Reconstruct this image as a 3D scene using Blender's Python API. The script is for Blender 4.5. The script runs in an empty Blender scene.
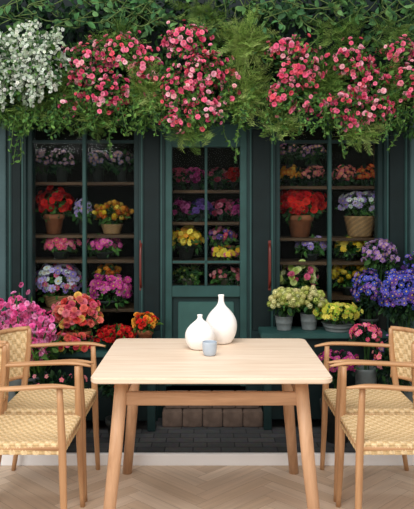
import bpy, bmesh, math
import numpy as np
from mathutils import Vector
R = np.random.default_rng(7)
scene = bpy.context.scene
scene.view_settings.view_transform = 'Standard'
CAMZ=1.5; F=693.0
def sc(Y): return F/Y
def EX(px,Y): return (px-207)/sc(Y)          # measured elevation -> metres
def EZ(py,Y): return CAMZ-(py-205)/sc(Y)
def lin(c):
    o=[]
    for v in c[:3]:
        v=v/255.0
        o.append(v/12.92 if v<=0.04045 else ((v+0.055)/1.055)**2.4)
    return (o[0],o[1],o[2],1.0)
# ---------------- materials
def newmat(name):
    m=bpy.data.materials.new(name); m.use_nodes=True
    nt=m.node_tree; return m,nt,nt.nodes['Principled BSDF']
def mat_paint(name,col,rough=0.5,var=0.15,scale=8,bump=0.05,metal=0,stretch=(1,1,1),spec=.5):
    m,nt,b=newmat(name); N=nt.nodes; L=nt.links
    tc=N.new('ShaderNodeTexCoord'); mp=N.new('ShaderNodeMapping'); mp.inputs['Scale'].default_value=stretch
    no=N.new('ShaderNodeTexNoise'); no.inputs['Scale'].default_value=scale; no.inputs['Detail'].default_value=5
    L.new(tc.outputs['Object'],mp.inputs[0]); L.new(mp.outputs[0],no.inputs['Vector'])
    cr=N.new('ShaderNodeValToRGB'); c=lin(col)
    cr.color_ramp.elements[0].position=.3; cr.color_ramp.elements[1].position=.7
    cr.color_ramp.elements[0].color=(c[0]*(1-var),c[1]*(1-var),c[2]*(1-var),1)
    cr.color_ramp.elements[1].color=(min(1,c[0]*(1+var)),min(1,c[1]*(1+var)),min(1,c[2]*(1+var)),1)
    L.new(no.outputs['Fac'],cr.inputs[0]); L.new(cr.outputs[0],b.inputs['Base Color'])
    b.inputs['Roughness'].default_value=rough; b.inputs['Metallic'].default_value=metal; b.inputs['Specular IOR Level'].default_value=spec
    if bump>0:
        bp=N.new('ShaderNodeBump'); bp.inputs['Strength'].default_value=bump; bp.inputs['Distance'].default_value=.01
        L.new(no.outputs['Fac'],bp.inputs['Height']); L.new(bp.outputs[0],b.inputs['Normal'])
    return m
def mat_wood(name,light,dark,axis=0,rough=0.45,coord='Object',fine=1.0,spec=.4):
    m,nt,b=newmat(name); N=nt.nodes; L=nt.links
    tc=N.new('ShaderNodeTexCoord'); mp=N.new('ShaderNodeMapping')
    s=[22*fine]*3; s[axis]=1.6; mp.inputs['Scale'].default_value=s
    no=N.new('ShaderNodeTexNoise'); no.inputs['Scale'].default_value=1.5; no.inputs['Detail'].default_value=8; no.inputs['Roughness'].default_value=.6
    no.inputs['Distortion'].default_value=.4
    L.new(tc.outputs[coord],mp.inputs[0]); L.new(mp.outputs[0],no.inputs['Vector'])
    cr=N.new('ShaderNodeValToRGB')
    cr.color_ramp.elements[0].position=.3; cr.color_ramp.elements[1].position=.68
    cr.color_ramp.elements[0].color=lin(dark); cr.color_ramp.elements[1].color=lin(light)
    L.new(no.outputs['Fac'],cr.inputs[0]); L.new(cr.outputs[0],b.inputs['Base Color'])
    b.inputs['Roughness'].default_value=rough; b.inputs['Specular IOR Level'].default_value=spec
    bp=N.new('ShaderNodeBump'); bp.inputs['Strength'].default_value=.06; bp.inputs['Distance'].default_value=.004
    L.new(no.outputs['Fac'],bp.inputs['Height']); L.new(bp.outputs[0],b.inputs['Normal'])
    return m
def mat_attr(name,rough=.6,scale=60,var=.15,transl=0.0,spec=.3,uvwood=False):
    m,nt,b=newmat(name); N=nt.nodes; L=nt.links
    at=N.new('ShaderNodeAttribute'); at.attribute_name='Col'
    tc=N.new('ShaderNodeTexCoord'); no=N.new('ShaderNodeTexNoise'); no.inputs['Scale'].default_value=scale
    no.inputs['Detail'].default_value=4
    if uvwood:
        mp=N.new('ShaderNodeMapping'); mp.inputs['Scale'].default_value=(1.5,26,1)
        L.new(tc.outputs['UV'],mp.inputs[0]); L.new(mp.outputs[0],no.inputs['Vector']); no.inputs['Detail'].default_value=8
    else: L.new(tc.outputs['Object'],no.inputs['Vector'])
    mr=N.new('ShaderNodeMapRange'); mr.inputs['From Min'].default_value=.3; mr.inputs['From Max'].default_value=.7
    mr.inputs['To Min'].default_value=1-var; mr.inputs['To Max'].default_value=1+var
    L.new(no.outputs['Fac'],mr.inputs['Value'])
    mx=N.new('ShaderNodeVectorMath'); mx.operation='SCALE'
    L.new(at.outputs['Color'],mx.inputs[0]); L.new(mr.outputs[0],mx.inputs['Scale'])
    L.new(mx.outputs[0],b.inputs['Base Color']); b.inputs['Roughness'].default_value=rough
    b.inputs['Specular IOR Level'].default_value=spec
    if transl>0:
        tr=N.new('ShaderNodeBsdfTranslucent'); ms=N.new('ShaderNodeMixShader'); ms.inputs[0].default_value=transl
        L.new(mx.outputs[0],tr.inputs['Color']); out=N['Material Output']
        L.new(b.outputs[0],ms.inputs[1]); L.new(tr.outputs[0],ms.inputs[2]); L.new(ms.outputs[0],out.inputs['Surface'])
    return m
M_teal=mat_paint('teal_paint',(21,45,45),.55,.25,5,.08,spec=.25)
M_teal2=mat_paint('teal_paint_light',(37,72,69),.55,.22,5,.08,spec=.3)
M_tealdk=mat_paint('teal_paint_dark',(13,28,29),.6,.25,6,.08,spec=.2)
M_greycol=mat_paint('grey_column_paint',(62,84,86),.65,.14,4,.08,spec=.25)
M_panel=mat_paint('teal_panel_paint',(52,90,85),.55,.2,5,.08,spec=.3)
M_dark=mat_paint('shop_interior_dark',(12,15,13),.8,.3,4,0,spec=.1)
M_shelf=mat_wood('shelf_wood',(96,68,48),(50,35,25),0,.6,spec=.2)
M_stone=mat_paint('step_stone',(104,88,78),.8,.3,14,.3,spec=.2)
M_tabletop=mat_wood('oak_top',(236,217,196),(218,192,166),0,.5,spec=.3)
M_oakx=mat_wood('oak_rail',(192,150,114),(156,115,82),0,.45)
M_oakz=mat_wood('oak_leg',(214,172,136),(184,141,105),2,.45)
M_chz=mat_wood('chair_oak',(200,156,114),(166,122,84),2,.4)
M_chx=mat_wood('chair_oak_arm',(200,156,114),(162,118,80),0,.4)
M_white=mat_paint('white_trim',(250,250,250),.4,.01,5,0)
M_ceram=mat_paint('white_ceramic',(246,243,240),.45,.03,30,.03)
M_cup=mat_paint('pale_blue_ceramic',(176,188,200),.4,.06,30,.03)
M_red=mat_paint('red_handle',(96,34,26),.35,.15,20,.02)
M_petal=mat_attr('petals',.6,90,.15,.3,.12)
M_leaf=mat_attr('leaves',.6,50,.3,.2,.15)
M_pot=mat_attr('pots',.7,25,.2,0)
M_cord=mat_attr('paper_cord',.8,200,.14,0,.15)
M_floorw=mat_attr('herringbone_oak',.5,1.5,.09,0,.3,uvwood=True)
def mat_pave():
    m,nt,b=newmat('pavement_slabs'); N=nt.nodes; L=nt.links
    tc=N.new('ShaderNodeTexCoord'); br=N.new('ShaderNodeTexBrick')
    br.inputs['Scale'].default_value=3.0; br.inputs['Color1'].default_value=lin((62,64,66)); br.inputs['Color2'].default_value=lin((82,82,83))
    br.inputs['Mortar'].default_value=lin((36,37,39)); br.inputs['Mortar Size'].default_value=.012
    no=N.new('ShaderNodeTexNoise'); no.inputs['Scale'].default_value=30; no.inputs['Detail'].default_value=6
    L.new(tc.outputs['Object'],br.inputs['Vector']); L.new(tc.outputs['Object'],no.inputs['Vector'])
    mx=N.new('ShaderNodeMix'); mx.data_type='RGBA'; mx.blend_type='OVERLAY'; mx.inputs[0].default_value=.4
    L.new(br.outputs['Color'],mx.inputs[6]); L.new(no.outputs['Color'],mx.inputs[7]); L.new(mx.outputs[2],b.inputs['Base Color'])
    b.inputs['Roughness'].default_value=.7
    bp=N.new('ShaderNodeBump'); bp.inputs['Strength'].default_value=.3; bp.inputs['Distance'].default_value=.01
    L.new(no.outputs['Fac'],bp.inputs['Height']); L.new(bp.outputs[0],b.inputs['Normal']); return m
M_pave=mat_pave()
def mat_glass():
    m,nt,b=newmat('window_glass'); N=nt.nodes; L=nt.links; out=N['Material Output']
    t=N.new('ShaderNodeBsdfTransparent'); t.inputs[0].default_value=(.92,.97,.96,1)
    g=N.new('ShaderNodeBsdfGlossy'); g.inputs['Roughness'].default_value=.03
    fr=N.new('ShaderNodeFresnel'); fr.inputs[0].default_value=1.12
    ms=N.new('ShaderNodeMixShader'); L.new(fr.outputs[0],ms.inputs[0]); L.new(t.outputs[0],ms.inputs[1]); L.new(g.outputs[0],ms.inputs[2])
    L.new(ms.outputs[0],out.inputs['Surface']); return m
M_glass=mat_glass()
# ---------------- mesh helpers
def link(o,parent=None):
    scene.collection.objects.link(o)
    if parent: o.parent=parent
    return o
def empty(name,loc=(0,0,0),rz=0):
    e=bpy.data.objects.new(name,None); e.empty_display_size=.1; e.location=loc; e.rotation_euler=(0,0,rz)
    return link(e)
def box(name,x0,x1,y0,y1,z0,z1,mat,parent=None,bev=.003):
    bm=bmesh.new(); bmesh.ops.create_cube(bm,size=1)
    cx,cy,cz=(x0+x1)/2,(y0+y1)/2,(z0+z1)/2
    for v in bm.verts: v.co=(v.co.x*(x1-x0),v.co.y*(y1-y0),v.co.z*(z1-z0))
    if bev>0:
        bmesh.ops.bevel(bm,geom=bm.edges[:],offset=min(bev,.3*min(x1-x0,y1-y0,z1-z0)),segments=2,affect='EDGES')
    me=bpy.data.meshes.new(name); bm.to_mesh(me); bm.free(); me.materials.append(mat)
    o=bpy.data.objects.new(name,me); o.location=(cx,cy,cz); return link(o,parent)
def npmesh(name,V,Fq,cols=None,mats=(),midx=None,uvs=None,smooth=True,parent=None,loc=None):
    V=np.asarray(V,dtype=np.float32); Fq=np.asarray(Fq,dtype=np.int32)
    me=bpy.data.meshes.new(name)
    me.vertices.add(len(V)); me.vertices.foreach_set('co',V.ravel())
    me.loops.add(Fq.size); me.loops.foreach_set('vertex_index',Fq.ravel())
    me.polygons.add(len(Fq)); me.polygons.foreach_set('loop_start',np.arange(0,Fq.size,4,dtype=np.int32))
    me.polygons.foreach_set('loop_total',np.full(len(Fq),4,dtype=np.int32))
    me.polygons.foreach_set('use_smooth',np.full(len(Fq),smooth))
    for m in mats: me.materials.append(m)
    if midx is not None: me.polygons.foreach_set('material_index',np.asarray(midx,dtype=np.int32))
    if cols is not None:
        a=me.color_attributes.new('Col','FLOAT_COLOR','POINT')
        c=np.ones((len(V),4),dtype=np.float32); c[:,:3]=np.asarray(cols)[:,:3]; a.data.foreach_set('color',c.ravel())
    if uvs is not None:
        u=me.uv_layers.new(name='UVMap'); u.data.foreach_set('uv',np.asarray(uvs,dtype=np.float32).ravel())
    me.update(); me.validate()
    o=bpy.data.objects.new(name,me)
    if loc is not None: o.location=loc
    return link(o,parent)
def catmull(P,n=6):
    P=[np.array(p,float) for p in P]; Q=[2*P[0]-P[1]]+P+[2*P[-1]-P[-2]]; out=[]
    for i in range(1,len(Q)-2):
        for k in range(n):
            t=k/n; a,b,c,d=Q[i-1],Q[i],Q[i+1],Q[i+2]
            out.append(.5*((2*b)+(-a+c)*t+(2*a-5*b+4*c-d)*t*t+(-a+3*b-3*c+d)*t**3))
    out.append(P[-1]); return np.array(out)
def tube_data(pts,ra,rb=None,n=12,up=(0,0,1)):
    pts=np.array(pts,float); m=len(pts); ra=np.interp(np.linspace(0,1,m),np.linspace(0,1,len(np.atleast_1d(ra))),np.atleast_1d(ra))
    rb=ra if rb is None else np.interp(np.linspace(0,1,m),np.linspace(0,1,len(np.atleast_1d(rb))),np.atleast_1d(rb))
    T=np.gradient(pts,axis=0); T/=np.linalg.norm(T,axis=1)[:,None]
    up=np.array(up,float); V=[]
    for i in range(m):
        s=np.cross(T[i],up); 
        if np.linalg.norm(s)<1e-3: s=np.cross(T[i],(1,0,0))
        s/=np.linalg.norm(s); u=np.cross(s,T[i])
        a=np.linspace(0,2*np.pi,n,endpoint=False)
        V.append(pts[i]+np.outer(np.cos(a)*ra[i],s)+np.outer(np.sin(a)*rb[i],u))
    return V,m,n
def tube(name,pts,ra,mat,parent=None,rb=None,n=12,up=(0,0,1),smoothpts=0):
    if smoothpts: pts=catmull(pts,smoothpts)
    V,m,n=tube_data(pts,ra,rb,n,up)
    bm=bmesh.new(); rings=[[bm.verts.new(p) for p in r] for r in V]
    for i in range(m-1):
        for k in range(n): bm.faces.new((rings[i][k],rings[i][(k+1)%n],rings[i+1][(k+1)%n],rings[i+1][k]))
    bm.faces.new(rings[0][::-1]); bm.faces.new(rings[-1])
    bmesh.ops.recalc_face_normals(bm,faces=bm.faces[:])
    me=bpy.data.meshes.new(name); bm.to_mesh(me); bm.free(); me.materials.append(mat)
    for p in me.polygons: p.use_smooth=len(p.vertices)==4
    o=bpy.data.objects.new(name,me); return link(o,parent)
def lathe(name,prof,mat,loc,n=48):
    prof=np.array(prof); V=[];Fq=[]
    a=np.linspace(0,2*np.pi,n,endpoint=False)
    for r,z in prof: V+= [(r*math.cos(t),r*math.sin(t),z) for t in a]
    for i in range(len(prof)-1):
        for k in range(n): Fq.append((i*n+k,i*n+(k+1)%n,(i+1)*n+(k+1)%n,(i+1)*n+k))
    o=npmesh(name,V,Fq,mats=[mat]); o.location=loc; return o
# ---------------- templates (V,F,tint,centreflag)
def grid_strip(rows,cols=3):
    f=[]
    for i in range(rows-1):
        for j in range(cols-1): f.append((i*cols+j,i*cols+j+1,(i+1)*cols+j+1,(i+1)*cols+j))
    return f
def leaf_t():
    V=[];
    for y,w,z in ((0,.03,0),(.3,.24,.05),(.65,.22,.04),(1,.01,-.1)):
        V+=[(-w,y,z+.25*w),(0,y,z-.02),(w,y,z+.25*w)]
    V=np.array(V); t=np.tile([1.0,.8,1.0],4); return V,np.array(grid_strip(4)),t,np.zeros(12)
def blade_t():
    V=[]
    for y,w,z in ((0,.012,0),(.35,.014,.16),(.7,.010,.12),(1,.003,-.12)): V+=[(-w,y,z),(w,y,z)]
    return np.array(V),np.array(grid_strip(4,2)),np.ones(8),np.zeros(8)
def frond_t():
    V=[];f=[];T=[]
    def P(t): return np.array([0,t,.28*math.sin(t*2.6)*.6-.18*t*t])
    n=15
    for i in range(n):
        t=.06+.92*i/n; c=P(t); l=.20*math.sin(math.pi*min(1,t*.85+.12))+.03
        for s in (-1,1):
            o=len(V); a=c; b=c+np.array([s*l,.09,-.035*((i%3)-.5)])
            V+= [a,a+np.array([0,.02,0]),b+np.array([0,.012,0]),b]
            f.append((o,o+1,o+2,o+3)); T+=[.8,.8,1.15,1.15]
    for i in range(6):
        o=len(V); a,b=P(i/6),P((i+1)/6); w=np.array([.008,0,0]); V+=[a-w,a+w,b+w,b-w]; f.append((o,o+1,o+2,o+3)); T+=[.7]*4
    return np.array(V),np.array(f),np.array(T),np.zeros(len(V))
def petal(w,L,lift,curl,rows=3):
    V=[]
    prof=((0,.25,0),(.6,1,1),(1,.6,1)) 
    for t,ww,_ in prof:
        z=lift*t*L+curl*t*t*L
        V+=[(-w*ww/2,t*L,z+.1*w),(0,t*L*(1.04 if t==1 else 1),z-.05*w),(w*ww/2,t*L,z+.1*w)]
    return np.array(V),np.array(grid_strip(3))
def compose(parts):
    Vs=[];Fs=[];T=[];C=[];o=0
    for V,Fa,t,c in parts: Vs.append(V);Fs.append(Fa+o);T.append(t);C.append(c);o+=len(V)
    return np.vstack(Vs),np.vstack(Fs),np.concatenate(T),np.concatenate(C)
def rotz(V,a):
    c,s=math.cos(a),math.sin(a); return np.stack([V[:,0]*c-V[:,1]*s,V[:,0]*s+V[:,1]*c,V[:,2]],1)
def rose_t():
    P=[]
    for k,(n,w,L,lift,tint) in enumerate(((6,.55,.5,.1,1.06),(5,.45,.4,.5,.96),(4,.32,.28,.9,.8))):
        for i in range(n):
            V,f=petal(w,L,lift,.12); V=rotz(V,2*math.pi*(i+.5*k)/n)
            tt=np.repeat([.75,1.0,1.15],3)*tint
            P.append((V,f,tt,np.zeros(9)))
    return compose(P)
def daisy_t():
    P=[]
    for i in range(8):
        V,f=petal(.3,.5,.12,-.1); V=rotz(V,2*math.pi*i/8); P.append((V,f,np.repeat([.8,1,1.05],3),np.zeros(9)))
    V=[(-.1,-.1,.05),(.1,-.1,.05),(.1,.1,.05),(-.1,.1,.05),(-.05,-.05,.1),(.05,-.05,.1),(.05,.05,.1),(-.05,.05,.1)]
    f=[(0,1,5,4),(1,2,6,5),(2,3,7,6),(3,0,4,7),(4,5,6,7)]
    P.append((np.array(V),np.array(f),np.ones(8),np.ones(8))); return compose(P)
def pom_t(n=34):
    P=[]
    for i in range(n):
        z=1-1.5*(i+.5)/n; r=math.sqrt(max(0,1-z*z)); a=2.39996*i
        d=np.array([r*math.cos(a),r*math.sin(a),z]); u=np.cross(d,(0.1,.3,1)); u/=np.linalg.norm(u); v=np.cross(d,u)
        c=d*.36; s=.13
        V=np.array([c+(-u)*s,c+v*s+d*.03,c+u*s,c-v*s+d*.09]); tt=.8+.35*((i*7)%5)/5
        P.append((V,np.array([(0,1,2,3)]),np.full(4,tt)*np.array([.85,1,.9,1.1]),np.zeros(4)))
    return compose(P)
def small_t():
    P=[]
    for i in range(5):
        a=2*math.pi*i/5; V=np.array([(0,0,0),(-.22,.3,.08),(0,.5,.03),(.22,.3,.08)]); P.append((rotz(V,a),np.array([(0,3,2,1)]),np.array([.7,1,1.05,1]),np.array([.5,0,0,0])))
    return compose(P)
TM={'rose':rose_t(),'daisy':daisy_t(),'pom':pom_t(),'small':small_t(),'leaf':leaf_t(),'blade':blade_t(),'frond':frond_t()}
def frames(nrm,roll):
    n=nrm/np.linalg.norm(nrm,axis=1)[:,None]
    ref=np.where(np.abs(n[:,2:3])<.95,np.array([[0,0,1.0]]),np.array([[1.0,0,0]]))
    x=np.cross(ref,n); x/=np.linalg.norm(x,axis=1)[:,None]; y=np.cross(n,x)
    c=np.cos(roll)[:,None]; s=np.sin(roll)[:,None]
    return np.stack([x*c+y*s,-x*s+y*c,n],2)
def frames_y(d,roll):
    d=d/np.linalg.norm(d,axis=1)[:,None]
    M=frames(d,roll); return np.stack([M[:,:,0],M[:,:,2],-M[:,:,1]],2)
class Acc:
    def __init__(s): s.V=[];s.F=[];s.C=[];s.M=[];s.o=0
    def add(s,V,Fq,C,mi):
        s.V.append(V);s.F.append(Fq+s.o);s.C.append(C);s.M.append(np.full(len(Fq),mi));s.o+=len(V)
    def inst(s,tmpl,pos,Mx,size,cols,mi,centre=(.75,.5,.08)):
        V,f,t,c=TM[tmpl]; m=len(pos); n=len(V)
        P=np.einsum('mij,nj->mni',Mx,V)*np.asarray(size).reshape(-1,1,1)+pos[:,None,:]
        C=cols[:,None,:]*t[None,:,None]; C=C*(1-c[None,:,None])+np.array(centre)[None,None,:]*c[None,:,None]
        Fq=(f[None,:,:]+(np.arange(m)*n)[:,None,None]).reshape(-1,4)
        s.add(P.reshape(-1,3),Fq,C.reshape(-1,3),mi)
    def tube(s,pts,r,col,mi,n=5):
        V,m,n=tube_data(pts,r,None,n); V=np.vstack(V); Fq=[(i*n+k,i*n+(k+1)%n,(i+1)*n+(k+1)%n,(i+1)*n+k) for i in range(m-1) for k in range(n)]
        s.add(V,np.array(Fq),np.tile(np.array(col)[:3],(len(V),1)),mi)
    def lathe(s,prof,c,col,mi,n=20,stripe=None):
        a=np.linspace(0,2*np.pi,n,endpoint=False); V=[]
        for r,z in prof: V+=[(c[0]+r*math.cos(t),c[1]+r*math.sin(t),c[2]+z) for t in a]
        Fq=[(i*n+k,i*n+(k+1)%n,(i+1)*n+(k+1)%n,(i+1)*n+k) for i in range(len(prof)-1) for k in range(n)]
        V=np.array(V); C=np.tile(np.array(col)[:3],(len(V),1))
        if stripe: C=C*(np.where((np.arange(len(V))+np.arange(len(V))//n)%2==0,1.25,.7))[:,None]
        s.add(V,np.array(Fq),C,mi)
    def build(s,name,origin=(0,0,0)):
        o=np.array(origin); return npmesh(name,np.vstack(s.V)-o,np.vstack(s.F),np.minimum(np.vstack(s.C),.95),[M_petal,M_leaf,M_pot],np.concatenate(s.M),loc=origin)
def pick(cols,m,jit=.18):
    A=np.array([lin(c)[:3] for c in cols]); c=A[R.integers(0,len(A),m)]
    return c*(1+R.uniform(-jit,jit,(m,1)))*(1+R.uniform(-.06,.06,(m,3)))
def sph(m):
    d=R.normal(size=(m,3)); return d/np.linalg.norm(d,axis=1)[:,None]
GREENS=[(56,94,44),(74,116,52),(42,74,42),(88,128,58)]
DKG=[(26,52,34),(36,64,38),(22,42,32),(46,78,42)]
def ball_flowers(A,c,r,kind,n,size,cols,inner=.85,zmin=-.45,outer=1.06):
    d=sph(n*2); d=d[d[:,2]>zmin][:n]; m=len(d)
    pos=np.array(c)+d*np.array(r)*R.uniform(inner,outer,(m,1))
    nr=d+R.normal(size=(m,3))*.3+np.array([0,-.35,.15])
    A.inst(kind,pos,frames(nr,R.uniform(0,6.3,m)),size*R.uniform(.75,1.2,m),pick(cols,m),0)
def ball_leaves(A,c,r,n,size,cols=GREENS,kind='leaf',inner=.35,outer=1.0,droop=-.15):
    d=sph(n); pos=np.array(c)+d*np.array(r)*R.uniform(inner,outer,(n,1))
    dr=d+R.normal(size=(n,3))*.55+np.array([0,-.1,droop])
    A.inst(kind,pos,frames_y(dr,R.uniform(0,6.3,n)),size*R.uniform(.6,1.25,n),pick(cols,n,.3),1)
POTC={'terra':(144,84,56),'wicker':(138,102,68),'zinc':(92,100,100),'dark':(44,48,46),'cream':(140,132,112),'green':(44,66,56)}
def pot(A,x,y,z0,h,r,kind):
    col=lin(POTC[kind])
    if kind=='wicker':
        k=9; prof=[(0.01,0)]+[(r*(.72+.28*i/k)*(1.03 if i%2 else .98),h*i/k) for i in range(k+1)]+[(r*.9,h),(r*.88,h*.75),(.01,h*.75)]
        A.lathe(prof,(x,y,z0),col,2,24,stripe=True)
    elif kind=='zinc':
        prof=[(.01,0),(r*.78,0),(r*.8,.06*h),(r*.78,.08*h),(r*.9,.5*h),(r*.93,.53*h),(r*.9,.56*h),(r,.96*h),(r*1.05,h),(r*.96,h),(r*.9,h*.8),(.01,h*.8)]
        A.lathe(prof,(x,y,z0),col,2,24)
    else:
        prof=[(.01,0),(r*.68,0),(r*.92,.74*h),(r*1.03,.75*h),(r*1.08,h),(r*.95,h),(r*.9,h*.8),(.01,h*.8)]
        A.lathe(prof,(x,y,z0),col,2,24)
def plant(name,px,py,hw,hh,Y,kind,cols,fs,n,potk=None,base=None,potw=None,poth=None,nl=None,ls=7,ry=None,greens=GREENS,zmin=-.45):
    """px,py centre of blossom mass on the elevation, hw/hh half-extent, base = height of support"""
    s=sc(Y); c=(EX(px,Y),Y,EZ(py,Y)); ry=min(hw/s,.12) if ry is None else ry
    r=(hw/s*.92,ry,hh/s*.92); A=Acc()
    nl=int(hw*hh*.45)+40 if nl is None else nl
    ball_leaves(A,(c[0],c[1],c[2]-.25*r[2]),(r[0]*.98,r[1],r[2]*.95),nl,ls/s,greens,inner=.3,outer=1.02)
    ball_flowers(A,c,r,kind,int(n*.85),fs/s,cols,zmin=zmin)
    ball_flowers(A,c,r,kind,int(n*.2),fs/s,cols,zmin=zmin,inner=1.0,outer=1.25)
    if base is not None:
        z0=base; ph=(poth/s) if poth else max(.05,c[2]-r[2]*.55-z0)
        pw=(potw or hw*.5)/s
        if potk: pot(A,c[0],c[1],z0+.001,ph,pw,potk)
        top=z0+ph*.8 if potk else z0
        for k in range(9):
            a=R.uniform(0,6.3); q=R.uniform(0,.7)
            e=np.array([c[0]+math.cos(a)*q*r[0],c[1]+math.sin(a)*q*r[1],c[2]])
            A.tube([(c[0]+math.cos(a)*pw*.3,c[1]+math.sin(a)*pw*.3,top),((c[0]+e[0])/2,(c[1]+e[1])/2,(top+e[2])/2+.01),tuple(e)],.003,lin((50,84,42)),1)
    return A.build(name,c)
# ================= ROOM =================
def herring():
    Lp,W=.50,.083; g=.0008; V=[];Fq=[];C=[];U=[]
    base=[(221,199,176),(216,192,168),(225,204,182),(209,185,160),(218,195,171)]
    ca=math.cos(math.pi/4)
    def add(x0,x1,y0,y1,vert):
        cx,cy=(x0+x1)/2,(y0+y1)/2
        rx=(cx-cy)*ca; ry=(cx+cy)*ca
        if abs(rx)>3.0 or ry<-1.2+0 or ry>4.35: return
        col=np.array(lin(base[R.integers(0,5)])[:3])*R.uniform(.94,1.04); o=len(V)
        for (x,y) in ((x0+g,y0+g),(x1-g,y0+g),(x1-g,y1-g),(x0+g,y1-g)):
            X=(x-y)*ca; Yv=(x+y)*ca; V.append((X,Yv,0)); C.append(col)
        Fq.append((o,o+1,o+2,o+3)); u0,v0=R.uniform(0,50,2)
        uv=((0,0),(Lp,0),(Lp,W),(0,W)) if not vert else ((0,W),(0,0),(Lp,0),(Lp,W))
        U.extend([(u0+a,v0+b) for a,b in uv])
    for j in range(-14,15):
        for k in range(-120,121):
            ox=k*W+j*Lp; oy=k*W-j*Lp
            add(ox,ox+Lp,oy,oy+W,False); add(ox+Lp,ox+Lp+W,oy+W-Lp,oy+W,True)
    o=len(V)
    V=np.vstack([np.array(V),[(-3,-1.3,-.002),(3,-1.3,-.002),(3,3.99,-.002),(-3,3.99,-.002)]]); Fq.append((o,o+1,o+2,o+3))
    C+= [np.array(lin((160,134,108))[:3])]*4; U+=[(0,0)]*4
    ob=npmesh('floor',V,Fq,C,[M_floorw],uvs=U,smooth=False)
    bm=bmesh.new(); bm.from_mesh(ob.data)
    bmesh.ops.bisect_plane(bm,geom=bm.verts[:]+bm.edges[:]+bm.faces[:],plane_co=(0,4.0,0),plane_no=(0,1,0),clear_outer=True)
    bm.to_mesh(ob.data); bm.free()
herring()
box('baseboard_back',-3,3,3.985,4.012,0,.068,M_white,bev=.004)
box('pavement',-3,3,4.0125,4.76,-.05,.055,M_pave,bev=0)
# ================= STOREFRONT =================
YF=4.75; GZ=.056
x=lambda p:EX(p,YF); z=lambda p:EZ(p,YF)
wall=empty('wall_back')
def fb(name,p0,p1,q0,q1,mat,parent,d0=0,d1=.1,bev=.004):
    zb=z(q1) if q1 is not None else GZ
    return box(name,x(p0),x(p1),YF+d0,YF+d1,zb,z(q0),mat,parent,bev)
fb('upper_wall',-230,640,-220,100,M_tealdk,wall,.02,.14)
fb('fascia_board',-10,424,92,120,M_teal,wall,-.05,.1)
fb('cornice',-14,428,86,93,M_teal2,wall,-.09,.1)
for i,(a,b,mt) in enumerate(((-6,8,M_greycol),(8,27,M_teal),(139,165,M_teal),(247,275,M_teal),(383,408,M_teal),(408,424,M_greycol))):
    fb('pilaster_%d'%i,a,b,118,None,mt,wall,-.03 if mt is M_teal else -.06,.12)
    if mt is M_teal:
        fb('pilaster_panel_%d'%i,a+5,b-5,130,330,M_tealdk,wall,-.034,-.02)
        fb('pilaster_bead_l%d'%i,a+2.5,a+4,128,340,M_teal2,wall,-.037,-.02,.001)
        fb('pilaster_bead_r%d'%i,b-4,b-2.5,128,340,M_teal2,wall,-.037,-.02,.001)
        fb('plinth_%d'%i,a-1,b+1,375,None,M_teal,wall,-.05,.12)
for nm,a,b in (('side_wall_left',-230,-6),('side_wall_right',424,640)): fb(nm,a,b,100,None,M_tealdk,wall,.0,.14)
for i,(a,b) in enumerate(((27,139),(275,383))):
    w=empty('window_%d'%(i+1)); t=5
    fb('frame_top',a,b,118,124,M_teal,w,0,.1); fb('frame_bottom',a,b,340,348,M_teal2,w,-.03,.1)
    fb('frame_left',a,a+t,124,340,M_teal,w,0,.1); fb('frame_right',b-t,b,124,340,M_teal,w,0,.1)
    m=(a+b)/2+1; fb('mullion',m-1.7,m+1.7,124,340,M_teal2,w,0,.06)
    fb('transom_bar',a+t,b-t,140,143,M_teal,w,.005,.05)
    fb('glass',a+t,b-t,124,340,M_glass,w,.035,.04,0)
    fb('riser_%d'%i,a,b,348,None,M_teal,wall,.0,.1)
    for k in range(2):
        p0=a+6+k*(b-a)/2; p1=p0+(b-a)/2-12
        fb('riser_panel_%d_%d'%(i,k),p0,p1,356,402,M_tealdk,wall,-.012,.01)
d=empty('door_1')
fb('stile_left',165,172,124,386,M_teal2,d,-.01,.06); fb('stile_right',240,247,124,386,M_teal2,d,-.01,.06)
fb('top_rail',172,240,124,147,M_teal2,d,-.005,.06); fb('mid_rail',172,240,286,297,M_teal2,d,-.005,.06)
fb('bottom_rail',172,240,350,386,M_teal,d,.0,.06)
fb('mullion',204.7,207.3,147,286,M_teal2,d,.005,.05); fb('muntin',172,240,261,263.5,M_teal2,d,.005,.05)
fb('panel_field',172,240,297,350,M_teal,d,.02,.05)
fb('raised_panel',178,234,302,346,M_panel,d,.005,.03,.006)
fb('glass',172,240,147,286,M_glass,d,.03,.035,0)
fb('door_header',165,247,118,124,M_teal,wall,0,.1)
for i,p in enumerate((141.5,269)):
    X=x(p); h=empty('door_handle'); tube('pull_bar',[(X,YF-.03,z(287)),(X,YF-.07,z(281)),(X,YF-.08,z(265)),(X,YF-.07,z(249)),(X,YF-.03,z(243))],.008,M_red,h,smoothpts=5,up=(1,0,0))
    box('escutcheon',X-.011,X+.011,YF-.036,YF-.028,z(290),z(240),M_red,h)
stp=empty('entrance_step')
xs=np.linspace(EX(163,4.6),EX(262,4.6),6)
for i in range(5): box('stone_%d'%i,xs[i]+.002,xs[i+1]-.002,4.50,4.70,GZ,.155,M_stone,stp,.006)
xs=np.linspace(EX(166,4.7),EX(258,4.7),5)
for i in range(4): box('tread_%d'%i,xs[i]+.002,xs[i+1]-.002,4.57,4.70,.156,.245,M_stone,stp,.006)
it=empty('wall_shop_interior')
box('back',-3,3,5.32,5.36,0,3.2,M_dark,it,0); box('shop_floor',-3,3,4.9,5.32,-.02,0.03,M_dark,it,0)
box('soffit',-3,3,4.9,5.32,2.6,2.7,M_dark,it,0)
YS=4.93
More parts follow.
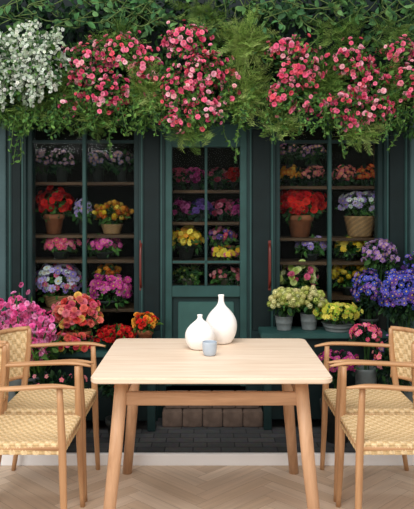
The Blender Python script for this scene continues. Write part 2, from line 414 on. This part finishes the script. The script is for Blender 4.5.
def shelf_unit(p0,p1,levels,name='shelving_unit'):
    e=empty(name)
    for i,q in enumerate(levels):
        zz=EZ(q,YS); box('shelf_%d'%i,EX(p0,YS),EX(p1,YS),YS,5.25,zz-.022,zz,M_shelf,e)
    for i,p in enumerate((p0,p1)):
        X=EX(p,YS); box('upright_%d'%i,X-.012,X+.012,YS,5.25,.03,EZ(levels[0]-50,YS),M_shelf,e)
    return e
LL=[182,235,260,309]; LR=[186,238,262,297]; LD=[190,222,261,287]
shelf_unit(22,141,LL); shelf_unit(272,386,LR); shelf_unit(160,252,LD)
def onshelf(name,px,py,hw,hh,lvl,kind,cols,fs,n,potk='dark',**k):
    return plant(name,px,py,hw,hh,5.04,kind,cols,fs,n,potk,base=EZ(lvl,YS)+.001,**k)
def dim(cols,f): return [tuple(int(v*f) for v in q) for q in cols]  # scales petal colours down; upper window rows get their gloom this way
RED=[(206,36,38),(228,58,48),(170,24,30)]; PINK=[(232,104,142),(244,142,168),(210,72,112)]
MAG=[(214,70,152),(232,104,178),(176,44,124)]; LIL=[(184,154,212),(210,186,224),(154,124,192)]
YEL=[(236,198,56),(246,214,92),(215,160,34)]; ORG=[(230,142,46),(240,170,66),(204,100,34)]
PUR=[(108,70,158),(138,96,182),(82,54,130)]; BLU=[(66,74,172),(92,98,200),(50,52,132),(112,98,190)]
PYG=[(222,224,140),(236,232,170),(198,208,110)]; WHT=[(225,225,222),(205,210,208),(235,235,230)]
DIMP=[(104,82,134),(82,90,144),(126,94,142)]  # muted top-row petals, the dim interior put into their colour
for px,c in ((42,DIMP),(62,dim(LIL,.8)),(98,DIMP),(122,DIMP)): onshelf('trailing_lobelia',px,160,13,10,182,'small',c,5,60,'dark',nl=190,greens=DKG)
onshelf('red_rose_pot',54,203,17,14,235,'rose',RED,6.5,80,'terra',potw=10,poth=20)
onshelf('purple_aster_pot',83,210,9,12,235,'daisy',LIL,6,30,'dark')
onshelf('orange_chrysanthemum_pot',112,213,17,11,235,'pom',ORG+YEL,6,80,'wicker',potw=11,poth=10)
onshelf('pink_primula_pot',61,244,17,8,260,'daisy',PINK,6,60,'dark',poth=7)
onshelf('magenta_primula_pot',104,244,18,8,260,'daisy',MAG,6,60,'dark',poth=7)
onshelf('lilac_petunia_pot',58,281,25,19,309,'daisy',LIL+WHT[:1]+PINK[:1],6.5,160,'wicker',potw=15,poth=12)
onshelf('orange_marigold_pot',107,271,12,6,309,'pom',ORG,6,26,'green',potw=6,poth=22)
plant('magenta_petunia_pot',109,290,22,15,4.98,'daisy',MAG,7,120,'dark',base=EZ(309,YS)+.001,poth=8)
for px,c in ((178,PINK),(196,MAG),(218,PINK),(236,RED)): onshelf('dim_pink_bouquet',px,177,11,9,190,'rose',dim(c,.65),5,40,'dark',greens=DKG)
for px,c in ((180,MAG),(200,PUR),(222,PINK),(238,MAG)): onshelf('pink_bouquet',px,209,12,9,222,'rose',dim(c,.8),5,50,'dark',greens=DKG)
onshelf('yellow_chrysanthemum_pot',186,239,18,12,261,'daisy',YEL+ORG[:1],6,80,'dark')
onshelf('purple_bouquet',222,236,15,8,261,'daisy',dim(PUR+PINK,.9),5,50,'dark',potw=6)
onshelf('yellow_primrose_pot',228,252,16,7,261,'daisy',YEL+PINK[:1],5.5,60,'dark',poth=4)
onshelf('green_fern_pot',188,274,15,8,287,'small',[(90,130,60)],4,40,'cream')
onshelf('cyclamen_pot',226,274,15,8,287,'small',PINK,5,40,'cream')
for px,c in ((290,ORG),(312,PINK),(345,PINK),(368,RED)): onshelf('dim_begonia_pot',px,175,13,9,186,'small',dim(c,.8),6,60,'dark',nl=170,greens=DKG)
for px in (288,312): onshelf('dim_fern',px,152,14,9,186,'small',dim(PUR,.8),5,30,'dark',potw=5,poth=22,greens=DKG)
onshelf('red_geranium_pot',300,204,25,16,238,'rose',RED,6.5,150,'terra',potw=13,poth=22)
onshelf('lilac_hydrangea_basket',360,203,22,12,238,'daisy',LIL+WHT,6,110,'wicker',potw=16,poth=21)
onshelf('lilac_bellflower_pot',311,245,15,8,262,'daisy',LIL,6,60,'dark',poth=7)
onshelf('yellow_violet_pot',350,246,14,9,262,'daisy',YEL,6,60,'dark',poth=7)
onshelf('cream_rose_pot',297,276,20,13,297,'rose',PYG+PINK[:1],6.5,90,'dark',poth=9)
onshelf('yellow_marigold_pot',349,274,17,12,297,'pom',YEL,6,80,'dark',poth=9)
# ================= benches in front =================
def bench(name,X0,X1,Y0,Y1,top):
    e=empty(name)
    box('top_board',X0,X1,Y0,Y1,top-.035,top,M_teal2,e,.006)
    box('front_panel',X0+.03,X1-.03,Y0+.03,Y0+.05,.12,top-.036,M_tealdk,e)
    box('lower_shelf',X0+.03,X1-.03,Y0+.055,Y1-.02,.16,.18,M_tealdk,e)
    for i,(a,b) in enumerate(((X0+.02,Y0+.015),(X1-.07,Y0+.015),(X0+.02,Y1-.06),(X1-.07,Y1-.06))):
        box('post_%d'%i,a,a+.05,b,b+.045,GZ,top-.036,M_teal,e)
RB=.678; LB=.565
bench('display_bench',.345,1.17,4.43,4.69,RB); bench('display_bench',-1.33,-.31,4.40,4.69,LB)
def onb(name,px,py,hw,hh,Y,base,kind,cols,fs,n,potk='zinc',**k): return plant(name,px,py,hw,hh,Y,kind,cols,fs,n,potk,base=base,**k)
onb('green_hydrangea_pot',284,300,14,11,4.56,RB,'pom',PYG,7,85,'zinc',potw=9,poth=14)
onb('green_hydrangea_pot',309,299,14,11,4.58,RB,'pom',PYG,7,85,'zinc',potw=9,poth=16)
onb('yellow_pansy_bowl',338,312,24,9,4.54,RB,'daisy',[(206,206,76),(230,220,106),(166,186,64)],6,130,'zinc',potw=16,poth=8)
onb('blue_delphinium_pot',368,290,15,20,4.56,RB,'daisy',PUR+LIL[2:]+BLU,5.5,130,'dark',potw=10,poth=12,greens=DKG,nl=300)
onb('blue_hydrangea_pot',402,295,24,25,4.36,GZ,'daisy',BLU+PUR[:1],6,300,'zinc',potw=16,poth=60,greens=DKG,nl=600)
onb('violet_wisteria_shrub',380,254,17,15,4.6,RB,'small',PUR+LIL[2:],6,150,'dark',potw=8,poth=20,nl=380,greens=GREENS+DKG)
onb('blue_iris_pot',424,266,20,16,4.5,GZ,'daisy',BLU+PUR,5,110,'dark',potw=10,poth=60,nl=260,greens=DKG)
onb('pink_azalea_pot',366,333,16,9,4.30,GZ,'daisy',PINK,6,60,'zinc',potw=11,poth=70,greens=DKG)
onb('magenta_petunia_tub',337,362,22,12,4.25,GZ,'daisy',dim(MAG,.85),6,90,'dark',potw=16,poth=40,greens=DKG)
onb('dark_foliage_shrub',400,358,26,26,4.2,GZ,'small',PINK+PUR,6,60,'dark',nl=700,greens=DKG,poth=30)
def gladiolus():
    A=Acc(); Y=4.2; s=sc(Y)
    pot(A,EX(24,Y),Y,GZ,.42,.13,'zinc')
    for k in range(40):
        px=R.uniform(-14,54); top=R.uniform(294,326)
        if px>42: top+=8
        e=np.array([EX(px,Y),Y+R.uniform(-.12,.09),EZ(top,Y)]); b=np.array([EX(24+(px-24)*.25,Y),Y+R.uniform(-.04,.04),.42])
        A.tube([b,(b+e)/2+np.array([0,0,.03]),e],.005,lin((64,104,50)),1)
        n=14; t=np.linspace(.5,1.0,n); P=b+(e-b)*t[:,None]+R.normal(size=(n,3))*.018
        nr=R.normal(size=(n,3))*.7+np.array([0,-.8,.3])
        A.inst('rose',P,frames(nr,R.uniform(0,6,n)),np.linspace(.058,.036,n),pick([(250,136,192),(252,168,210),(238,104,172),(246,122,184)],n),0)
    n=160; P=np.stack([EX(24,Y)+R.normal(size=n)*.05,Y+R.normal(size=n)*.04,R.uniform(.4,.5,n)],1)
    A.inst('blade',P,frames_y(np.stack([R.normal(size=n)*.4,R.normal(size=n)*.3-.1,np.ones(n)],1),R.uniform(0,6,n)),R.uniform(.2,.38,n),pick(GREENS,n),1)
    ball_leaves(A,(EX(24,Y),Y,EZ(352,Y)),(.2,.1,.09),260,.07)
    A.build('pink_gladiolus_bucket',(EX(24,Y),Y,.3))
gladiolus()
MIX=[(214,74,70),(230,124,110),(238,192,104),(234,134,150),(216,92,116),(240,174,150)]
onb('mixed_rose_pot',78,314,23,18,4.52,LB,'rose',MIX,7,200,'terra',potw=13,poth=18)
onb('red_tulip_pot',70,342,26,9,4.45,LB,'rose',[(206,60,84),(220,100,90),(224,190,90),(226,110,140)],6.5,90,'dark',potw=14,poth=6)
onb('red_begonia_pot',116,334,20,8,4.5,LB,'rose',dim(RED,.9),5,90,'dark',potw=12,poth=12,nl=200)
onb('orange_kalanchoe_pot',145,322,12,8,4.55,LB,'rose',ORG+RED[:2],5,70,'terra',potw=8,poth=18)
onb('dark_fern_tub',50,388,36,20,4.12,GZ,'small',PINK,5,20,'dark',nl=900,greens=DKG,poth=22)
onb('dark_ivy_tub',118,378,24,16,4.22,GZ,'small',RED,5,14,'dark',nl=450,greens=DKG,poth=24)
# ================= canopy =================
YC=4.5
def blob(A,px,py,rx,ry,n,ls,cols,Y=YC,dy=.14,kind='leaf',droop=-.3,inner=.2):
    s=sc(Y); ball_leaves(A,(EX(px,Y),Y,EZ(py,Y)),(rx/s,dy,ry/s),n,ls/s,cols,kind,inner=inner,droop=droop)
A=Acc()
for px in range(-40,470,24):
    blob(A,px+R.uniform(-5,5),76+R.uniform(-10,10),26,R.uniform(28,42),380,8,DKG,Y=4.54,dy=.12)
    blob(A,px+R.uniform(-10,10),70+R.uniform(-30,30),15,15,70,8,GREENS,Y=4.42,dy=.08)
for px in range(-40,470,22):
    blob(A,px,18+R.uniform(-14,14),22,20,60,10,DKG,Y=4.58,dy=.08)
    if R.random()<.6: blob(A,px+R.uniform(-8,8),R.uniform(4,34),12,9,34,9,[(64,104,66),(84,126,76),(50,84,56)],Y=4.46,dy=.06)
for px in range(-30,450,17):
    b=R.uniform(96,124); blob(A,px,b,R.uniform(6,12),R.uniform(10,18),75,6.5,GREENS+DKG[:2],dy=.06)
for k in range(100):
    px=R.uniform(-20,430); p=[(EX(px,YC),YC-.12,EZ(R.uniform(-10,28),YC))]
    for q in range(4): p.append((p[-1][0]+R.uniform(-.14,.14),YC-.12+R.uniform(-.05,.05),p[-1][2]+R.uniform(-.10,.08)))
    pp=catmull(p,5); A.tube(pp,.0035,lin((96,116,66)),1,4)
    A.inst('leaf',pp[::3],frames_y(R.normal(size=(len(pp[::3]),3))+np.array([0,-.3,-.4]),R.uniform(0,6,len(pp[::3]))),R.uniform(.04,.075,len(pp[::3])),pick([(74,118,70),(98,140,84),(60,98,62)],len(pp[::3])),1)
for k in range(130):
    px=R.uniform(-10,424); y0=R.uniform(86,112); L_=R.uniform(14,44) if k%4 else R.uniform(36,58)
    t=np.linspace(0,1,9); sw=R.uniform(-.13,.13); P=np.stack([EX(px,4.40)+.02*np.sin(t*3+k)+sw*t*t,4.40-.06*t+R.uniform(-.1,.05)+0*t,EZ(y0,4.40)-(t-.35*t*t*min(1,abs(sw)*8))*L_/sc(4.40)],1)
    A.tube(P,.002,lin((90,116,60)),1,4)
    P2=np.repeat(P,3,0)+R.normal(size=(27,3))*.006
    A.inst('leaf',P2,frames_y(R.normal(size=(27,3))*.8+np.array([0,-.2,-.7]),R.uniform(0,6,27)),R.uniform(.018,.036,27),pick(GREENS+[(104,142,70)],27,.3),1)
A.build('climbing_vine_canopy',(0,YC,2.3))
FG=((92,128,58),(110,144,68),(74,108,50),(130,156,80))
LG=((128,158,78),(148,174,94),(106,140,62),(162,184,108))
A=Acc()
def ferntuft(px,py,rx,ry,n,cols=FG,nb=0):
    Y=4.40; s=sc(Y); c=np.array([EX(px,Y),Y,EZ(py,Y)])
    m=n; dd=sph(m); dd[:,1]=-np.abs(dd[:,1])*.8; P=c+dd*np.array([rx/s,.08,ry/s])*R.uniform(0,.95,(m,1))
    dr=dd*np.array([.8,.5,.6])+np.array([0,-.25,-.55])+R.normal(size=(m,3))*.45
    A.inst('frond',P,frames_y(dr,R.uniform(-.8,.8,m)),R.uniform(.08,.16,m),pick(list(cols),m,.3),1)
    if nb:
        dd=sph(nb); dd[:,1]=-np.abs(dd[:,1])*.8; P=c+dd*np.array([rx/s,.08,ry/s])*R.uniform(0,.8,(nb,1))
        dr=dd*np.array([.7,.4,.3])+np.array([0,-.3,-.5])+R.normal(size=(nb,3))*.4
        A.inst('blade',P,frames_y(dr,R.uniform(-.8,.8,nb)),R.uniform(.07,.15,nb),pick(list(cols),nb,.3),1)
for a in ((148,88,22,24,130,LG,500),(246,38,24,24,170,LG,600),(243,88,18,34,150,LG,650),(325,78,16,36,130,FG,400),(390,82,14,28,80,FG,260),(118,34,25,12,80,FG,150),(62,92,14,22,70),(395,32,18,12,60),(335,28,26,12,80),(95,112,22,10,80,FG,150),(190,128,20,7,50,FG,150),(280,118,16,10,60,LG,160),(360,126,20,8,50,LG,150),(205,12,22,12,60),(30,104,24,8,60)): ferntuft(*a)
A.build('asparagus_fern',(0,4.4,2.3))
CP=[(236,112,148),(244,150,174),(212,80,118),(240,128,156),(248,184,196),(228,100,118)]
A=Acc(); Y=4.34; s=sc(Y)
for (px,py,rx,ry,n) in ((84,66,18,22,85),(120,52,27,17,115),(104,92,28,20,115),(146,68,14,14,44),(186,40,23,15,95),(206,72,23,20,130),(178,92,22,20,100),(205,110,17,16,66),(172,122,12,10,26),(230,92,9,16,18),
      (288,48,21,11,66),(300,70,23,18,115),(284,95,15,17,72),(314,104,12,11,26),(352,60,21,15,80),(368,84,23,18,110),(346,106,18,13,60),(376,110,16,13,48),(402,50,17,11,60),(408,82,13,18,54),(352,126,12,7,18),(66,108,10,12,16)):
    c=(EX(px,Y),Y,EZ(py,Y)); r=(rx/s,.08,ry/s)
    ball_leaves(A,c,r,int(rx*ry*.7),5.5/s,GREENS+[(104,140,70)],inner=.3,outer=1.12)
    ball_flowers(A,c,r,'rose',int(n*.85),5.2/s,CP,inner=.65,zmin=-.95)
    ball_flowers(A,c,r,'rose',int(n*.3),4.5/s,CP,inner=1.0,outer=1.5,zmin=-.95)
A.build('pink_climbing_rose',(0,Y,2.3))
A=Acc(); Y=4.26; s=sc(Y)
for k in range(84):
    px=R.uniform(-16,60); py=R.uniform(22,78)
    L_=R.uniform(20,44)*(1.0 if px<50 else .6); n=int(L_*1.35); t=R.uniform(0,1,n)
    base=np.array([EX(px,Y),Y+R.uniform(-.08,.08),EZ(py,Y)]); w=.028*(1-t*.8)
    lean=R.uniform(-.06,.06)
    P=base+np.stack([R.normal(size=n)*w*.8+lean*t,R.normal(size=n)*w*.8,-t*L_/s],1)
    A.inst('small',P,frames(R.normal(size=(n,3))*.6+np.array([0,-1,.2]),R.uniform(0,6,n)),R.uniform(.016,.028,n),pick([(198,208,198),(174,188,174),(220,224,218),(152,172,148)],n),0,centre=(.35,.42,.2))
    A.tube([base,base+np.array([lean,0,-L_/s])],.002,lin((80,110,60)),1,4)
ball_leaves(A,(EX(25,Y),Y+.0,EZ(60,Y)),(.27,.08,.22),480,.045,GREENS+[(110,140,96)])
A.build('white_wisteria',(EX(25,Y),Y,EZ(60,Y)))
# ================= TABLE =================
tb=empty('dining_table',(.02,3.45,0))
def rounded_top():
    hw,hd,rc=.53,.45,.045; bm=bmesh.new(); vs=[]
    for cx,cy,a0 in ((hw-rc,hd-rc,0),(-hw+rc,hd-rc,90),(-hw+rc,-hd+rc,180),(hw-rc,-hd+rc,270)):
        for k in range(9):
            a=math.radians(a0+k*90/8); vs.append(bm.verts.new((cx+rc*math.cos(a),cy+rc*math.sin(a),.724)))
    f=bm.faces.new(vs); r=bmesh.ops.extrude_face_region(bm,geom=[f])
    for v in r['geom']:
        if isinstance(v,bmesh.types.BMVert): v.co.z=.75
    bmesh.ops.recalc_face_normals(bm,faces=bm.faces[:])
    ed=[e for e in bm.edges if abs(e.verts[0].co.z-e.verts[1].co.z)<1e-5]
    bmesh.ops.bevel(bm,geom=ed,offset=.005,segments=3,affect='EDGES')
    me=bpy.data.meshes.new('tabletop'); bm.to_mesh(me); bm.free(); me.materials.append(M_tabletop)
    link(bpy.data.objects.new('tabletop',me),tb)
rounded_top()
k=0
for sx in (-1,1):
    for sy in (-1,1):
        yt=-.30 if sy<0 else .33; yf=-.40 if sy<0 else .43
        tube('leg_%d'%k,[(sx*.405,yt,.723),(sx*.433,(yt+yf)/2,.36),(sx*.467,yf,0.0)],[.031,.03,.026],M_oakz,tb,n=20,up=(0,1,0)); k+=1
for i,yy in enumerate((-.31,.335)): box('rail_%d'%i,-.405,.405,yy-.012,yy+.012,.594,.655,M_oakx,tb,.004)
for i,sx in enumerate((-1,1)): box('side_rail_%d'%i,sx*.41-.012,sx*.41+.012,-.30,.33,.60,.65,M_oakx,tb,.004)
lathe('bottle_vase',[(0.001,0),(.05,0),(.058,.006),(.08,.045),(.088,.09),(.084,.125),(.066,.16),(.042,.185),(.022,.205),(.015,.225),(.0145,.25),(.018,.262),(.014,.262),(.011,.25),(.011,.22)],M_ceram,(.077,3.77,.7505)).modifiers.new('s','SUBSURF').levels=1
lathe('bottle_vase',[(0.001,0),(.045,0),(.055,.006),(.074,.035),(.08,.07),(.072,.1),(.05,.126),(.026,.145),(.013,.156),(.0115,.168),(.016,.178),(.011,.178),(.008,.165),(.008,.15)],M_ceram,(-.037,3.615,.7505)).modifiers.new('s','SUBSURF').levels=1
lathe('ceramic_cup',[(0.001,0),(.024,0),(.03,.004),(.036,.025),(.037,.068),(.035,.07),(.033,.068),(.032,.03),(.026,.01),(.001,.008)],M_cup,(.013,3.455,.7505)).modifiers.new('s','SUBSURF').levels=1
# ================= CHAIRS =================
CORD=[np.array(lin(c)[:3]) for c in ((228,202,158),(204,174,128))]
def weave(fn,nu,nv,cu,cv,name,parent,amp=.0022):
    U,Vv=np.meshgrid(np.linspace(0,1,nu),np.linspace(0,1,nv),indexing='ij')
    P,Nn=fn(U,Vv)
    a=U*cu; b=Vv*cv
    over=(np.floor(a/2)+np.floor(b/2))%2
    h=np.where(over>0,np.abs(np.sin(np.pi*a)),np.abs(np.sin(np.pi*b)))
    P=P+Nn*(amp*h)[...,None]
    col=np.where((over>0)[...,None],CORD[0],CORD[1])*(.94+.1*np.sin(a*3.1+b*1.7))[...,None]
    idx=np.arange(nu*nv).reshape(nu,nv)
    Fq=np.stack([idx[:-1,:-1],idx[1:,:-1],idx[1:,1:],idx[:-1,1:]],-1).reshape(-1,4)
    return npmesh(name,P.reshape(-1,3),Fq,col.reshape(-1,3),[M_cord],parent=parent)
def chair(cx,cy,rz):
    e=empty('woven_armchair',(cx,cy,0),rz)
    for i,s in enumerate((-1,1)):
        tube('front_leg_%d'%i,[(.232,s*.212,0),(.222,s*.205,.22),(.215,s*.2,.45),(.205,s*.205,.70)],[.0125,.016,.0185,.0135],M_chz,e,n=14,up=(0,1,0),smoothpts=4)
        tube('rear_leg_%d'%i,[(-.245,s*.2,0),(-.205,s*.195,.25),(-.185,s*.195,.46),(-.165,s*.215,.66),(-.16,s*.218,.80)],[.0125,.016,.0185,.016,.012],M_chz,e,n=14,up=(0,1,0),smoothpts=4)
        tube('armrest_%d'%i,[(.275,s*.205,.700),(.18,s*.222,.712),(.02,s*.238,.706),(-.10,s*.232,.70),(-.165,s*.216,.70)],[.008,.022,.02,.015,.013],M_chx,e,rb=[.006,.010,.011,.011,.010],n=14,smoothpts=6)
        tube('side_rail_%d'%i,[(.212,s*.2,.435),(-.188,s*.195,.435)],.014,M_chx,e,n=12)
    tube('front_rail',[(.214,-.2,.435),(.214,.2,.435)],.014,M_chx,e); tube('rear_rail',[(-.187,-.195,.435),(-.187,.195,.435)],.014,M_chx,e)
    def seat(U,V):
        a,b,h=.212,.208,.045; s=(U*2-1)*1.22; t=(V*2-1)*1.22
        x_=np.clip(s,-1,1)*a+.012; y_=np.clip(t,-1,1)*b
        dx=np.maximum(np.abs(s)-1,0)/.22; dy=np.maximum(np.abs(t)-1,0)/.22; d=np.maximum(dx,dy)
        dish=.016*(1-np.clip(s,-1,1)**2)*(1-np.clip(t,-1,1)**2)
        rnd=.008*np.maximum(np.clip(np.abs(s)-.9,0,.1)*10,np.clip(np.abs(t)-.9,0,.1)*10)**2
        z_=.462-dish-rnd-d*h
        N=np.zeros(U.shape+(3,)); N[...,2]=(d==0); N[...,0]=np.where((d>0)&(dx>=dy),np.sign(s),0); N[...,1]=np.where((d>0)&(dy>dx),np.sign(t),0)
        return np.stack([x_,y_,z_],-1),N
    weave(seat,170,170,40,40,'woven_seat',e,.003)
    def back(U,V):
        th=(U*2-1); y_=.222*np.sin(th*1.25)/math.sin(1.25); x_=-.16-.115*(np.cos(th*1.25)-math.cos(1.25))/(1-math.cos(1.25))
        z_=.53+.27*V; x_=x_-(.03*V)*(1-np.abs(th))
        N=np.stack([-np.cos(th*1.25),np.sin(th*1.25),0*th],-1); return np.stack([x_,y_,z_],-1),N
    for sg in (1,-1):
        def bk(U,V,sg=sg):
            P,N=back(U,V); return P+N*.004*sg,N*sg
        weave(bk,150,90,38,20,'woven_back_%s'%('outer' if sg>0 else 'inner'),e,.0025)
    for nm,v,r in (('top_rail',1.0,.013),('lower_back_rail',0.0,.011)):
        U=np.linspace(0,1,20); P,_=back(U,np.full(20,v)); tube(nm,P,r,M_chx,e,n=12)
    return e
chair(-.85,3.72,0); chair(-.85,3.235,0)
chair(.885,3.72,math.pi); chair(.885,3.235,math.pi)
# ================= LIGHTS =================
def area(name,loc,target,size,sy,energy,col=(1,1,1)):
    l=bpy.data.lights.new(name,'AREA'); l.shape='RECTANGLE'; l.size=size; l.size_y=sy; l.energy=energy; l.color=col
    o=bpy.data.objects.new(name,l); o.location=loc; o.rotation_euler=(Vector(target)-Vector(loc)).to_track_quat('-Z','Y').to_euler(); return link(o)
area('ceiling_light',(-.3,1.8,3.7),(0,3.3,.6),2.8,1.8,105,(1,.975,.95))
area('front_soft_light',(-2.5,-1.4,3.2),(0,4.1,.8),2.4,1.8,120,(1,.98,.96))  # unseen soft area light, high left behind the camera
for X,wd in ((EX(83,4.84),.7),(EX(206,4.84),.45),(EX(330,4.84),.7)):
    area('shop_fill_light',(X,4.845,2.16),(X,5.05,1.2),wd,.04,3.5,(1,.82,.62))  # strips added at the window tops to brighten the shelf flowers, no fittings
w=bpy.data.worlds.new('world'); scene.world=w; w.use_nodes=True
w.node_tree.nodes['Background'].inputs[0].default_value=(1,.985,.97,1); w.node_tree.nodes['Background'].inputs[1].default_value=.75
cam=bpy.data.cameras.new('camera'); cam.sensor_fit='VERTICAL'; cam.sensor_height=36; cam.lens=36*F/509
cam.shift_y=-(254.5-205)/509
co=bpy.data.objects.new('camera',cam); co.location=(0,0,CAMZ); co.rotation_euler=(math.pi/2,0,0); link(co); scene.camera=co
